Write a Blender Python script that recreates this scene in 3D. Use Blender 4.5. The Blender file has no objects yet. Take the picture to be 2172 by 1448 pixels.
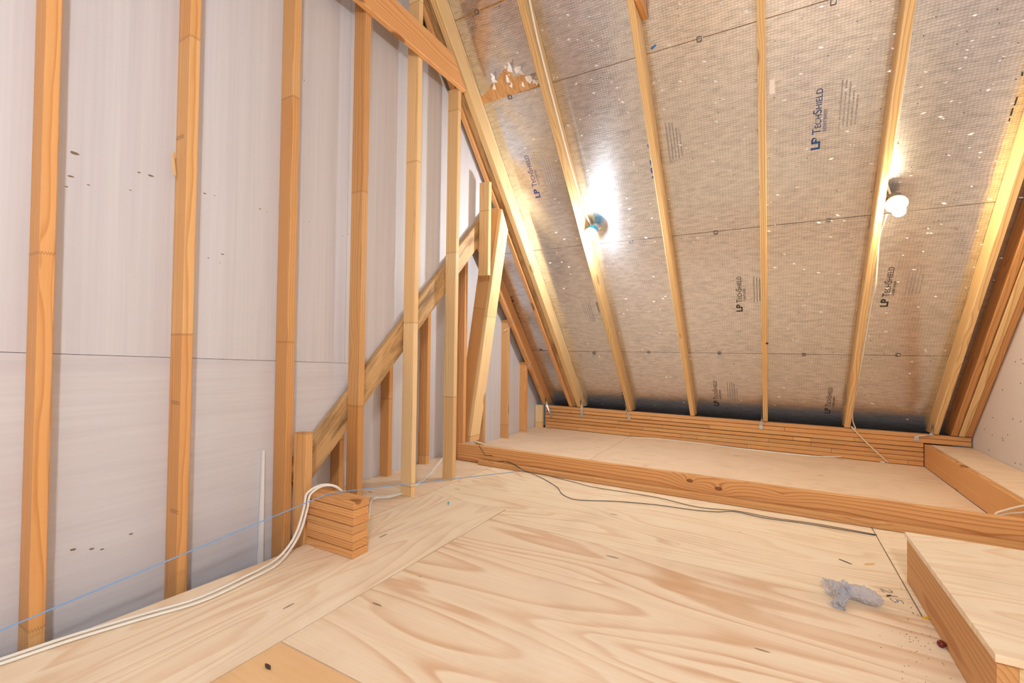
import bpy, bmesh, math, random
from mathutils import Vector, Matrix

random.seed(7)
SC = bpy.context.scene
COL = SC.collection

# ------------------------------------------------------------------ camera
CAM_H, FPX = 0.90, 978.0
YAW, PITCH, ROLL, ROOF = [math.radians(a) for a in (29.47, 1.044, 0.75, 47.31)]
fwd = Vector((-math.sin(YAW)*math.cos(PITCH), math.cos(YAW)*math.cos(PITCH), math.sin(PITCH)))
r0 = Vector((math.cos(YAW), math.sin(YAW), 0)); u0 = r0.cross(fwd)
RT = r0*math.cos(ROLL) + u0*math.sin(ROLL)
UP = -r0*math.sin(ROLL) + u0*math.cos(ROLL)
cam_d = bpy.data.cameras.new('camera'); cam = bpy.data.objects.new('camera', cam_d); COL.objects.link(cam)
cam.matrix_world = Matrix(((RT.x, UP.x, -fwd.x, 0), (RT.y, UP.y, -fwd.y, 0), (RT.z, UP.z, -fwd.z, CAM_H), (0, 0, 0, 1)))
cam_d.sensor_width = 36; cam_d.lens = 36*FPX/2172; cam_d.clip_start = 0.02
SC.camera = cam

# ------------------------------------------------------------------ world, exposure
w = bpy.data.worlds.new('world'); SC.world = w; w.use_nodes = True
w.node_tree.nodes['Background'].inputs[0].default_value = (0.9, 0.95, 1, 1)
w.node_tree.nodes['Background'].inputs[1].default_value = 0.05
SC.view_settings.view_transform = 'Standard'; SC.view_settings.look = 'None'
SC.view_settings.gamma = 1; SC.view_settings.exposure = 0.52
BULB_WHITE, BULB_WARM, BULB_FILL, GLOBE = 620.0, 270.0, 120.0, 390.0     # emission of the lamps' bulbs

# ------------------------------------------------------------------ measured planes (metres)
SN, CS = math.sin(ROOF), math.cos(ROOF)
NRM = Vector((0, SN, CS))            # out of the roof
ALONG = Vector((0, -CS, SN))         # up the slope
D0 = 3.784                           # lower edges of the rafters
DF = 3.924                           # foil face of the sheathing
PLATE_Y, PLATE_Z = 4.903, 0.266
WALL_X, ALC_X, RIGHT_X = -2.040, -2.425, 1.362
RIDGE_Y = 0.40

def at(px, py, n, d):
    """a photograph point on the plane n.p = d"""
    q = fwd + RT*((px-1086)/FPX) + UP*((724-py)/FPX)
    n = Vector(n); c = Vector((0, 0, CAM_H))
    return c + q*((d - n.dot(c))/n.dot(q))
def on_floor(px, py, z=0): return at(px, py, (0, 0, 1), z)
def on_x(px, py, X): return at(px, py, (1, 0, 0), X)
def on_y(px, py, Y): return at(px, py, (0, 1, 0), Y)
def on_foil(px, py, off=0.0): return at(px, py, NRM, DF-off)
def on_raft(px, py, off=0.0): return at(px, py, NRM, D0-off)

# ------------------------------------------------------------------ node helpers
class NT:
    def __init__(s, name):
        s.m = bpy.data.materials.new(name); s.m.use_nodes = True
        s.t = s.m.node_tree; s.b = s.t.nodes['Principled BSDF']
    def n(s, typ, **kw):
        o = s.t.nodes.new('ShaderNode'+typ)
        for k, v in kw.items(): setattr(o, k, v)
        return o
    def link(s, a, b): s.t.links.new(a, b)
    def put(s, sock, v):
        if isinstance(v, (int, float, tuple)): sock.default_value = v
        else: s.link(v, sock)
    def math(s, op, a, b=0.0, c=None, clamp=False):
        o = s.n('Math', operation=op, use_clamp=clamp)
        s.put(o.inputs[0], a); s.put(o.inputs[1], b)
        if c is not None: s.put(o.inputs[2], c)
        return o.outputs[0]
    def noise(s, vec, scale, detail=2, rough=0.5, dist=0.0):
        o = s.n('TexNoise'); s.link(vec, o.inputs['Vector'])
        o.inputs['Scale'].default_value = scale; o.inputs['Detail'].default_value = detail
        o.inputs['Roughness'].default_value = rough; o.inputs['Distortion'].default_value = dist
        return o.outputs['Fac']
    def scaled(s, vec, sx, sy, sz):
        o = s.n('VectorMath', operation='MULTIPLY'); s.link(vec, o.inputs[0]); o.inputs[1].default_value = (sx, sy, sz)
        return o.outputs[0]
    def ramp(s, fac, stops, interp='LINEAR'):
        o = s.n('ValToRGB'); s.link(fac, o.inputs[0]); e = o.color_ramp; e.interpolation = interp
        while len(e.elements) < len(stops): e.elements.new(0.5)
        for el, (p, c) in zip(e.elements, stops):
            el.position = p; el.color = c if len(c) == 4 else (*c, 1)
        return o.outputs[0]
    def mix(s, fac, a, b, mode='MIX'):
        o = s.n('Mix', data_type='RGBA', blend_type=mode)
        s.put(o.inputs[0], fac)
        for i, v in ((6, a), (7, b)):
            if isinstance(v, tuple): o.inputs[i].default_value = v if len(v) == 4 else (*v, 1)
            else: s.link(v, o.inputs[i])
        return o.outputs[2]
    def bump(s, h, strength, dist):
        o = s.n('Bump'); s.link(h, o.inputs['Height']); o.inputs['Strength'].default_value = strength
        o.inputs['Distance'].default_value = dist; s.link(o.outputs[0], s.b.inputs['Normal'])
    def coords(s, rnd=37.0):
        c = s.n('TexCoord'); i = s.n('ObjectInfo')
        v = s.n('VectorMath', operation='ADD'); s.link(c.outputs['Object'], v.inputs[0])
        k = s.n('CombineXYZ'); r = s.math('MULTIPLY', i.outputs['Random'], rnd)
        s.link(r, k.inputs[0]); s.link(k.outputs[0], v.inputs[1])
        return c.outputs['Object'], v.outputs[0], i.outputs['Random']

def plain(name, col, rough=0.5, metal=0.0, emit=None, strength=0):
    t = NT(name); t.b.inputs['Base Color'].default_value = (*col, 1)
    t.b.inputs['Roughness'].default_value = rough; t.b.inputs['Metallic'].default_value = metal
    if emit:
        t.b.inputs['Emission Color'].default_value = (*emit, 1); t.b.inputs['Emission Strength'].default_value = strength
    return t.m

def lumber(name, light, dark, ring=0.011, contrast=0.6, seg=0.0, stain=0.0, knots=1.0, vary=0.35, spots=()):
    """solid sawn wood: growth rings round a pith, fibres, knots; the board's length is its local X"""
    t = NT(name); obj, v, rnd = t.coords()
    sp = t.n('SeparateXYZ'); t.link(v, sp.inputs[0])
    so = t.n('SeparateXYZ'); t.link(obj, so.inputs[0])
    # knots
    kv = t.scaled(v, 2.6, 7.0, 7.0)
    vo = t.n('TexVoronoi', feature='F1'); t.link(kv, vo.inputs['Vector']); vo.inputs['Scale'].default_value = 1.0
    kd = vo.outputs['Distance']
    pull = t.math('MULTIPLY', t.math('POWER', t.math('SUBTRACT', 1.0, kd, clamp=True), 4.0), 0.022)
    # pith offset per board
    oy = t.math('MULTIPLY_ADD', t.math('FRACT', t.math('MULTIPLY', rnd, 17.3)), 0.16, -0.08)
    oz = t.math('MULTIPLY_ADD', t.math('FRACT', t.math('MULTIPLY', rnd, 91.7)), 0.10, 0.02)
    yy = t.math('ADD', so.outputs[1], oy); zz = t.math('ADD', so.outputs[2], oz)
    rr = t.math('SQRT', t.math('ADD', t.math('MULTIPLY', yy, yy), t.math('MULTIPLY', zz, zz)))
    nz = t.noise(t.scaled(v, 0.9, 5.0, 5.0), 1.0, 3, 0.5)
    rr = t.math('ADD', rr, t.math('MULTIPLY', nz, 0.045)); rr = t.math('ADD', rr, pull)
    eye = None
    for (sx_, sy_, sr_) in spots:      # knots at known places on this board
        ex = t.math('MULTIPLY', t.math('SUBTRACT', so.outputs[0], sx_), 0.55); ey = t.math('SUBTRACT', so.outputs[1], sy_)
        dd = t.math('DIVIDE', t.math('SQRT', t.math('ADD', t.math('MULTIPLY', ex, ex), t.math('MULTIPLY', ey, ey))), sr_)
        rr = t.math('ADD', rr, t.math('MULTIPLY', t.math('EXPONENT', t.math('MULTIPLY', dd, -0.45)), 0.05))
        mk = t.math('LESS_THAN', dd, 0.8)
        eye = mk if eye is None else t.math('MAXIMUM', eye, mk)
    saw = t.math('FRACT', t.math('DIVIDE', rr, ring))
    ringf = t.ramp(saw, [(0.0, (0, 0, 0)), (0.62, (0.28, 0.28, 0.28)), (0.88, (1, 1, 1)), (1.0, (0, 0, 0))])
    fib = t.noise(t.scaled(v, 2.2, 150.0, 150.0), 1.0, 2, 0.6)
    col = t.mix(t.math('MULTIPLY', ringf, contrast), light, dark)
    col = t.mix(t.math('MULTIPLY', fib, 0.35), col, t.mix(1.0, col, (0.80, 0.66, 0.48, 1), 'MULTIPLY'))
    # board-to-board and along-board variation
    tone = t.noise(t.scaled(v, 0.7, 2.0, 2.0), 1.0, 1)
    tone = t.math('MULTIPLY', t.math('ADD', tone, t.math('MULTIPLY', rnd, 0.6)), vary)
    col = t.mix(tone, col, t.mix(1.0, col, (0.86, 0.62, 0.36, 1), 'MULTIPLY'))
    bri = t.math('MULTIPLY_ADD', t.math('FRACT', t.math('MULTIPLY', rnd, 53.1)), 0.22, 0.86)
    bc = t.n('CombineColor'); [t.link(bri, bc.inputs[q]) for q in range(3)]
    col = t.mix(1.0, col, bc.outputs[0], 'MULTIPLY')
    if seg > 0:       # finger-jointed lengths: each length its own tone, a toothed dark glue line between
        p = t.math('ADD', t.math('DIVIDE', so.outputs[0], seg), t.math('MULTIPLY', rnd, 5.0))
        idn = t.n('TexWhiteNoise', noise_dimensions='1D'); t.link(t.math('FLOOR', p), idn.inputs['W'])
        col = t.mix(t.math('MULTIPLY', idn.outputs[0], 0.5), col, t.mix(1.0, col, (0.82, 0.58, 0.34, 1), 'MULTIPLY'))
        teeth = t.math('MULTIPLY', t.math('PINGPONG', t.math('MULTIPLY', t.math('ADD', so.outputs[1], so.outputs[2]), 150.0), 0.5), 0.018/seg)
        edge = t.math('LESS_THAN', t.math('FRACT', t.math('ADD', p, teeth)), 0.005/seg)
        col = t.mix(t.math('MULTIPLY', edge, 0.5), col, (0.16, 0.06, 0.02, 1))
    if stain > 0:
        sf = t.noise(t.scaled(v, 3.0, 16.0, 16.0), 1.0, 5, 0.65)
        sf = t.ramp(sf, [(0.46, (0, 0, 0)), (0.66, (1, 1, 1))])
        col = t.mix(t.math('MULTIPLY', sf, stain), col, (0.13, 0.075, 0.03, 1))
    km = t.ramp(kd, [(0.0, (1, 1, 1)), (0.12, (1, 1, 1)), (0.17, (0, 0, 0))])
    sc = t.n('SeparateColor'); t.link(vo.outputs['Color'], sc.inputs[0])
    km = t.math('MULTIPLY', km, t.math('GREATER_THAN', sc.outputs[0], 0.45))
    col = t.mix(t.math('MULTIPLY', km, 0.75*knots), col, (0.20, 0.075, 0.02, 1))
    if eye is not None: col = t.mix(t.math('MULTIPLY', eye, 0.8), col, (0.14, 0.05, 0.015, 1))
    t.link(col, t.b.inputs['Base Color']); t.b.inputs['Roughness'].default_value = 0.55
    t.b.inputs['Specular IOR Level'].default_value = 0.3
    t.bump(t.math('ADD', fib, t.math('MULTIPLY', ringf, 0.4)), 0.25, 0.0012)
    return t.m

def plywood(name, light, dark, axis=0, freq=5.0, contrast=0.7, spots=1.0, dirt=0.25):
    """rotary-cut face veneer: broad cathedral bands along the grain axis"""
    t = NT(name); obj, v, rnd = t.coords(11.0)
    st = (0.30, 1.9, 1.0) if axis == 0 else (1.9, 0.30, 1.0)
    fi = (3.0, 110.0, 1.0) if axis == 0 else (110.0, 3.0, 1.0)
    so = t.n('SeparateXYZ'); t.link(v, so.inputs[0])
    nz = t.noise(t.scaled(v, *st), 1.5, 2.4, 0.42, 0.5)
    ph = t.math('MULTIPLY', nz, freq*2.6)
    saw = t.math('FRACT', ph)
    band = t.ramp(saw, [(0.0, (0, 0, 0)), (0.45, (0.2, 0.2, 0.2)), (0.86, (1, 1, 1)), (1.0, (0, 0, 0))], 'EASE')
    fib = t.noise(t.scaled(v, *fi), 1.0, 3, 0.6)
    blot = t.noise(v, 1.7, 3, 0.55)
    bl = t.ramp(blot, [(0.38, (0, 0, 0)), (0.66, (1, 1, 1))])
    f = t.math('MULTIPLY', band, contrast)
    f = t.math('MULTIPLY', f, t.math('MULTIPLY_ADD', bl, 0.7, 0.5))
    col = t.mix(f, light, dark)
    col = t.mix(t.math('MULTIPLY', t.ramp(fib, [(0.35, (0, 0, 0)), (0.75, (1, 1, 1))]), 0.32), col, t.mix(1.0, col, (0.84, 0.68, 0.50, 1), 'MULTIPLY'))
    d2 = t.noise(v, 3.1, 4, 0.6)
    col = t.mix(t.math('MULTIPLY', t.ramp(d2, [(0.52, (0, 0, 0)), (0.72, (1, 1, 1))]), dirt), col, t.mix(1.0, col, (0.70, 0.62, 0.55, 1), 'MULTIPLY'))
    # small dark checks drawn out along the grain
    sv = (5.0, 24.0, 1.0) if axis == 0 else (24.0, 5.0, 1.0)
    vo = t.n('TexVoronoi', feature='F1'); t.link(t.scaled(v, *sv), vo.inputs['Vector']); vo.inputs['Scale'].default_value = 1.0
    sc = t.n('SeparateColor'); t.link(vo.outputs['Color'], sc.inputs[0])
    sz = t.math('MULTIPLY', t.math('GREATER_THAN', sc.outputs[0], 0.78), t.math('MULTIPLY', sc.outputs[1], 0.16))
    sm = t.math('LESS_THAN', vo.outputs['Distance'], sz)
    col = t.mix(t.math('MULTIPLY', sm, 0.65*spots), col, (0.10, 0.05, 0.025, 1))
    t.link(col, t.b.inputs['Base Color']); t.b.inputs['Roughness'].default_value = 0.6
    t.b.inputs['Specular IOR Level'].default_value = 0.25
    t.bump(t.math('ADD', fib, band), 0.12, 0.001)
    return t.m

def foam_mat(name, axis, base=(0.66, 0.655, 0.695)):
    t = NT(name); obj, v, rnd = t.coords(9.0)
    st = (1.0, 16.0, 0.25) if axis == 2 else (1.0, 0.5, 14.0)
    a = t.noise(t.scaled(v, *st), 1.0, 4, 0.6)
    b = t.noise(t.scaled(v, *[k*5 for k in st]), 1.0, 2, 0.5)
    f = t.math('MULTIPLY_ADD', b, 0.35, t.math('MULTIPLY', a, 0.65))
    f = t.ramp(f, [(0.36, (0, 0, 0)), (0.64, (1, 1, 1))])
    col = t.mix(f, base, tuple(c*k for c, k in zip(base, (0.88, 0.87, 0.88))))
    g = t.noise(v, 260.0, 1)
    col = t.mix(t.math('MULTIPLY', g, 0.12), col, (0.62, 0.6, 0.62, 1))
    t.link(col, t.b.inputs['Base Color']); t.b.inputs['Roughness'].default_value = 0.55
    t.bump(g, 0.15, 0.0006)
    return t.m

def foil_mat():
    t = NT('radiant foil'); c = t.n('TexCoord'); v = c.outputs['Object']
    sp = t.n('SeparateXYZ'); t.link(v, sp.inputs[0])
    X = sp.outputs[0]; S = t.math('SUBTRACT', t.math('MULTIPLY', sp.outputs[2], SN), t.math('MULTIPLY', sp.outputs[1], CS))
    wob = t.math('MULTIPLY', t.noise(v, 9.0, 3), 0.020)
    # embossed scrim: rows of short dimples
    row = t.math('SINE', t.math('MULTIPLY', t.math('ADD', S, wob), 2*math.pi/0.013))
    col_ = t.math('SINE', t.math('MULTIPLY', t.math('ADD', X, wob), 2*math.pi/0.017))
    dim = t.math('MULTIPLY', t.math('MULTIPLY_ADD', row, 0.5, 0.5), t.math('MULTIPLY_ADD', col_, 0.35, 0.65))
    big = t.noise(v, 4.0, 1, 0.5); wr = t.noise(t.scaled(v, 14, 50, 50), 1.0, 3, 0.7)
    h = t.math('ADD', t.math('MULTIPLY', dim, 0.35), t.math('ADD', t.math('MULTIPLY', big, 0.5), t.math('MULTIPLY', wr, 0.5)))
    rough = t.math('MULTIPLY_ADD', t.noise(v, 3.0, 2), 0.08, 0.12)
    t.link(rough, t.b.inputs['Roughness'])
    sm = t.ramp(dim, [(0.1, (0.50, 0.52, 0.57)), (0.75, (0.93, 0.95, 1.0))])
    sm = t.mix(0.5, sm, t.ramp(wr, [(0.3, (0.48, 0.50, 0.54)), (0.62, (0.95, 0.97, 1.0))]))
    t.link(sm, t.b.inputs['Base Color']); t.b.inputs['Metallic'].default_value = 0.95
    t.b.inputs['Anisotropic'].default_value = 0.55          # the scrim rows spread light up and down the slope
    tg = t.n('CombineXYZ'); tg.inputs[1].default_value = -CS; tg.inputs[2].default_value = SN
    t.link(tg.outputs[0], t.b.inputs['Tangent'])
    t.bump(h, 0.45, 0.0022)
    # the embossed scrim also throws a broad sheen round the mirror image
    g2 = t.n('BsdfAnisotropic') if hasattr(bpy.types, 'ShaderNodeBsdfAnisotropic') else t.n('BsdfGlossy')
    t.link(sm, g2.inputs['Color']); g2.inputs['Roughness'].default_value = 0.42
    g2.inputs['Anisotropy'].default_value = -0.40; t.link(tg.outputs[0], g2.inputs['Tangent'])
    mx = t.n('MixShader'); mx.inputs[0].default_value = 0.26
    t.link(t.b.outputs[0], mx.inputs[1]); t.link(g2.outputs[0], mx.inputs[2])
    t.link(mx.outputs[0], t.t.nodes['Material Output'].inputs['Surface'])
    return t.m

def osb_mat():
    t = NT('wood strand board'); c = t.n('TexCoord'); v = c.outputs['Object']
    a = t.noise(t.scaled(v, 60, 14, 14), 1.0, 4, 0.7)
    t.link(t.ramp(a, [(0.3, (0.42, 0.20, 0.07)), (0.7, (0.80, 0.47, 0.20))]), t.b.inputs['Base Color'])
    t.b.inputs['Roughness'].default_value = 0.7
    return t.m

M = {}
M['stud'] = lumber('finger jointed stud wood', (0.84, 0.54, 0.26), (0.58, 0.28, 0.09), 0.012, 0.65, seg=1.15, knots=0.9)
M['pale'] = lumber('pale stud wood', (0.92, 0.74, 0.45), (0.70, 0.45, 0.20), 0.012, 0.55, seg=1.0, knots=0.8, vary=0.2)
M['raft'] = lumber('rafter wood', (0.92, 0.70, 0.38), (0.62, 0.34, 0.12), 0.010, 0.8, knots=0.7, vary=0.25)
M['plate'] = lumber('plate wood', (0.82, 0.49, 0.23), (0.54, 0.23, 0.07), 0.012, 0.65, knots=1.0, vary=0.5)
M['joist'] = lumber('joist wood', (0.80, 0.48, 0.22), (0.56, 0.26, 0.09), 0.013, 0.8, knots=1.0)
M['brace'] = lumber('weathered brace wood', (0.74, 0.53, 0.29), (0.48, 0.30, 0.14), 0.012, 0.6, stain=0.75, knots=0.6)
M['ply_y'] = plywood('plywood grain away', (0.93, 0.80, 0.61), (0.76, 0.51, 0.30), 1, 6.0, 0.6, dirt=0.3)
M['ply_x'] = plywood('plywood cathedral grain', (0.90, 0.75, 0.56), (0.70, 0.44, 0.25), 0, 4.6, 0.8, dirt=0.3)
M['ply_f'] = plywood('plywood straight grain', (0.93, 0.80, 0.60), (0.76, 0.53, 0.32), 0, 8.0, 0.6, dirt=0.25)
M['ply_far'] = plywood('plywood far platform', (0.90, 0.72, 0.53), (0.76, 0.53, 0.34), 0, 9.0, 0.5, spots=1.3, dirt=0.3)
M['ply_o'] = plywood('plywood orange strip', (0.82, 0.55, 0.29), (0.70, 0.40, 0.18), 0, 4.0, 0.5)
M['foam_v'] = foam_mat('foam board upright streaks', 2)
M['foam_h'] = foam_mat('foam board level streaks', 1)
M['foil'] = foil_mat()
M['osb'] = osb_mat()
M['gyp'] = plain('pale board', (0.74, 0.66, 0.62), 0.8)
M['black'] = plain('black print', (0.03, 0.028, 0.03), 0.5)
M['blue'] = plain('blue print', (0.005, 0.045, 0.18), 0.8)
M['navy'] = plain('navy print', (0.03, 0.03, 0.13), 0.5)
M['greyink'] = plain('grey print', (0.30, 0.28, 0.29), 0.6)
M['zinc'] = plain('galvanised steel', (0.62, 0.64, 0.66), 0.38, 0.9)
M['clip'] = plain('dull clip steel', (0.16, 0.16, 0.16), 0.5, 0.4)
M['cable'] = plain('white cable sheath', (0.86, 0.83, 0.76), 0.45)
M['cream'] = plain('cream cable sheath', (0.80, 0.70, 0.54), 0.45)
M['bluestr'] = plain('blue string', (0.20, 0.42, 0.78), 0.6)
M['wire'] = plain('dark wire', (0.06, 0.055, 0.05), 0.5)
M['bluebox'] = plain('blue plastic', (0.03, 0.42, 0.85), 0.4)
M['greybox'] = plain('grey steel box', (0.20, 0.20, 0.22), 0.4, 0.6)
M['ceramic'] = plain('white porcelain', (0.88, 0.88, 0.88), 0.25)
M['fleck'] = plain('torn foil fleck', (0.92, 0.92, 0.92), 0.35, 0.15)
M['dark'] = plain('dark debris', (0.07, 0.04, 0.025), 0.7)
M['eave'] = plain('dark eave shade', (0.05, 0.045, 0.04), 0.8)  # near-black, to keep the gap behind the plates in shade
M['green'] = plain('green membrane', (0.01, 0.16, 0.06), 0.6)
M['gouge'] = plain('gouged foam', (0.24, 0.16, 0.10), 0.9)
M['white'] = plain('white paper', (0.88, 0.88, 0.88), 0.6)
M['tape'] = plain('blue tape', (0.03, 0.2, 0.5), 0.5)
M['yellow'] = plain('yellow crayon', (0.80, 0.48, 0.04), 0.5)
M['red'] = plain('dark red berry', (0.16, 0.015, 0.01), 0.25)
M['bulb_white'] = plain('white bulb glow', (1, 1, 1), 0.3, emit=(0.90, 0.96, 1.0), strength=BULB_WHITE)
M['bulb_warm'] = plain('warm bulb glow', (1, 1, 1), 0.3, emit=(1.0, 0.80, 0.50), strength=BULB_WARM)
M['bulb_fill'] = plain('added fill bulb glow', (1, 1, 1), 0.3, emit=(1.0, 0.94, 0.86), strength=BULB_FILL)

# ------------------------------------------------------------------ object helpers
def tag(o, label=None, cat=None, group=None, kind=None):
    for k, v in (('label', label), ('category', cat), ('group', group), ('kind', kind)):
        if v: o[k] = v
    return o
def empty(name, loc=(0, 0, 0)):
    o = bpy.data.objects.new(name, None); o.location = loc; o.empty_display_size = 0.1; COL.objects.link(o); return o
def mesh_obj(name, verts, faces, mat, parent=None, smooth=False):
    me = bpy.data.meshes.new(name); me.from_pydata([tuple(v) for v in verts], [], faces); me.update()
    bm = bmesh.new(); bm.from_mesh(me); bmesh.ops.recalc_face_normals(bm, faces=bm.faces); bm.to_mesh(me); bm.free()
    if smooth:
        for p in me.polygons: p.use_smooth = True
    me.materials.append(M[mat] if isinstance(mat, str) else mat)
    o = bpy.data.objects.new(name, me); COL.objects.link(o)
    if parent:
        o.parent = parent
        o.matrix_parent_inverse = Matrix.Translation(-parent.location)
    return o
def board(name, p0, p1, wide, width, thick, mat, parent=None, k0=0.0, k1=0.0, c=0.003, jitter=0.0, bow=0.0):
    """a sawn board from p0 to p1 (centre line); 'wide' points across its width; k0/k1 slant the end cuts across the width"""
    p0, p1 = Vector(p0), Vector(p1); ax = (p1-p0); L = ax.length; ax.normalize()
    y = Vector(wide); y = (y-ax*ax.dot(y)).normalized(); z = ax.cross(y)
    hw, ht = width/2, thick/2
    prof = [(-hw+c, -ht), (hw-c, -ht), (hw, -ht+c), (hw, ht-c), (hw-c, ht), (-hw+c, ht), (-hw, ht-c), (-hw, -ht+c)]
    n = 1 if not (bow or jitter) else 8
    vs, fs = [], []
    for i in range(n+1):
        f = i/n; b = bow*4*f*(1-f)
        for (a, d) in prof:
            x = L*f + (k0*a)*(1-f) + (k1*a)*f
            vs.append((x, a+b, d))
    for i in range(n):
        for j in range(8):
            a, b2 = i*8+j, i*8+(j+1) % 8
            fs.append((a, b2, b2+8, a+8))
    fs.append(tuple(range(7, -1, -1))); fs.append(tuple(n*8+j for j in range(8)))
    o = mesh_obj(name, vs, fs, mat)
    mw = Matrix(((ax.x, y.x, z.x, p0.x), (ax.y, y.y, z.y, p0.y), (ax.z, y.z, z.z, p0.z), (0, 0, 0, 1)))
    o.matrix_world = mw
    if parent:
        o.parent = parent; o.matrix_parent_inverse = Matrix.Translation(-parent.location)
    return o
def slab(name, poly, axis, lo, hi, mat, parent=None, bev=0.0):
    """a flat piece: outline poly in the other two axes, from lo to hi along axis"""
    n = len(poly); cx = sum(p[0] for p in poly)/n; cy = sum(p[1] for p in poly)/n
    def P(a, b, h): return {'x': (h, a, b), 'y': (a, h, b), 'z': (a, b, h)}[axis]
    org = Vector(P(cx, cy, lo))
    vs = [Vector(P(a, b, lo))-org for a, b in poly]+[Vector(P(a, b, hi))-org for a, b in poly]
    fs = [tuple(range(n)), tuple(range(2*n-1, n-1, -1))]+[(i, (i+1) % n, n+(i+1) % n, n+i) for i in range(n)]
    o = mesh_obj(name, vs, fs, mat); o.location = org
    if parent:
        o.parent = parent; o.matrix_parent_inverse = Matrix.Translation(-parent.location)
    return o
def clip(poly, a, b, c):
    """keep a*x+b*y <= c"""
    out = []
    for i in range(len(poly)):
        p, q = poly[i], poly[(i+1) % len(poly)]
        fp, fq = a*p[0]+b*p[1]-c, a*q[0]+b*q[1]-c
        if fp <= 0: out.append(p)
        if fp*fq < 0:
            s = fp/(fp-fq); out.append((p[0]+(q[0]-p[0])*s, p[1]+(q[1]-p[1])*s))
    return out
def rect(a0, a1, b0, b1): return [(a0, b0), (a1, b0), (a1, b1), (a0, b1)]
def smooth_path(pts, sub=6):
    pts = [Vector(p) for p in pts]
    if len(pts) < 3: return pts
    P = [pts[0]*2-pts[1]]+pts+[pts[-1]*2-pts[-2]]; out = []
    for i in range(1, len(P)-2):
        for k in range(sub):
            t = k/sub; a, b, c_, d = P[i-1], P[i], P[i+1], P[i+2]
            out.append(0.5*((2*b)+(c_-a)*t+(2*a-5*b+4*c_-d)*t*t+(-a+3*b-3*c_+d)*t**3))
    return out+[pts[-1]]
def tube(name, pts, r, mat, sides=8, sub=6, parent=None, flat=1.0):
    pts = smooth_path(pts, sub); vs, fs = [], []; org = pts[0].copy()
    prev = None
    for i, p in enumerate(pts):
        d = (pts[min(i+1, len(pts)-1)]-pts[max(i-1, 0)]).normalized()
        ref = prev if prev is not None else (Vector((0, 0, 1)) if abs(d.z) < 0.9 else Vector((1, 0, 0)))
        u = d.cross(ref); u = u.normalized() if u.length > 1e-6 else Vector((1, 0, 0)); v = u.cross(d); prev = v
        for k in range(sides):
            a = 2*math.pi*k/sides; vs.append(p-org+u*math.cos(a)*r+v*math.sin(a)*r*flat)
    for i in range(len(pts)-1):
        for k in range(sides):
            k2 = (k+1) % sides; fs.append((i*sides+k, i*sides+k2, (i+1)*sides+k2, (i+1)*sides+k))
    fs.append(tuple(range(sides-1, -1, -1))); fs.append(tuple((len(pts)-1)*sides+k for k in range(sides)))
    o = mesh_obj(name, vs, fs, mat, None, True); o.location = org
    if parent:
        o.parent = parent; o.matrix_parent_inverse = Matrix.Translation(-parent.location)
    return o
def lathe(name, prof, loc, axis, mat, parent=None, sides=24, smooth=True):
    """profile (radius, height) spun about axis at loc"""
    ax = Vector(axis).normalized(); u = ax.orthogonal().normalized(); v = ax.cross(u)
    vs, fs = [], []
    for (r, h) in prof:
        for k in range(sides):
            a = 2*math.pi*k/sides; vs.append(ax*h+u*math.cos(a)*r+v*math.sin(a)*r)
    for i in range(len(prof)-1):
        for k in range(sides):
            k2 = (k+1) % sides; fs.append((i*sides+k, i*sides+k2, (i+1)*sides+k2, (i+1)*sides+k))
    fs.append(tuple(range(sides-1, -1, -1))); fs.append(tuple((len(prof)-1)*sides+k for k in range(sides)))
    o = mesh_obj(name, vs, fs, mat, None, smooth); o.location = loc
    if parent:
        o.parent = parent; o.matrix_parent_inverse = Matrix.Translation(-parent.location)
    return o

# ================================================================== SETTING
# ---- floor of plywood panels
floor = tag(empty('floor'), 'plywood sheet floor of the attic', None, None, 'structure')
T = 0.018; G = 0.0024
def fpanel(poly, mat, n='plywood_panel', z=0.0): return slab(n, poly, 'z', z-T, z, mat, floor)
fpanel([(-1.905, 0.30), (-1.307-G, 0.30), (-1.307-G, 2.262), (-1.868, 2.262), (-1.868, 1.50), (-1.852, 1.42), (-1.852, 1.19), (-1.876, 0.77)], 'ply_y')
fpanel(rect(-2.0, -1.307-G, -2.14, 0.30-G), 'ply_y')
fpanel(rect(-1.307+G, 1.13, 0.900+G, 2.096-G), 'ply_x')
fpanel(rect(-1.307+G, 1.13, -0.32, 0.900-G), 'ply_o')
fpanel([(-1.307+G, 2.096+G), (0.452-G, 2.096+G), (0.452-G, 3.076), (-1.868, 3.076), (-1.868, 2.262+G), (-1.307+G, 2.262+G)], 'ply_f')
fpanel(rect(0.452+G, 1.355, 2.096+G, 3.076), 'ply_f')
fpanel(rect(1.13+G*2, 1.355, -0.32, 2.096-G), 'ply_x')
fpanel(rect(-2.42, -1.868-G*2, 1.475, 3.076), 'ply_far')
fpanel(rect(-1.307+G, 1.355, -2.14, -0.32-G), 'ply_x')
fpanel(rect(-2.0, 1.355, -4.2, -2.14-G), 'ply_x')
sx = on_floor(1275, 960).x
fpanel(rect(-2.42, sx-G*0.6, 3.118, 4.90), 'ply_far'); fpanel(rect(sx+G*0.6, 1.070, 3.118, 4.90), 'ply_far')
# sub-floor below, hidden except in the joints and behind the strip's edge
slab('subfloor_board', rect(-2.42, 1.36, -4.2, 4.90), 'z', -0.46, -0.45, 'eave', floor)

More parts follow.
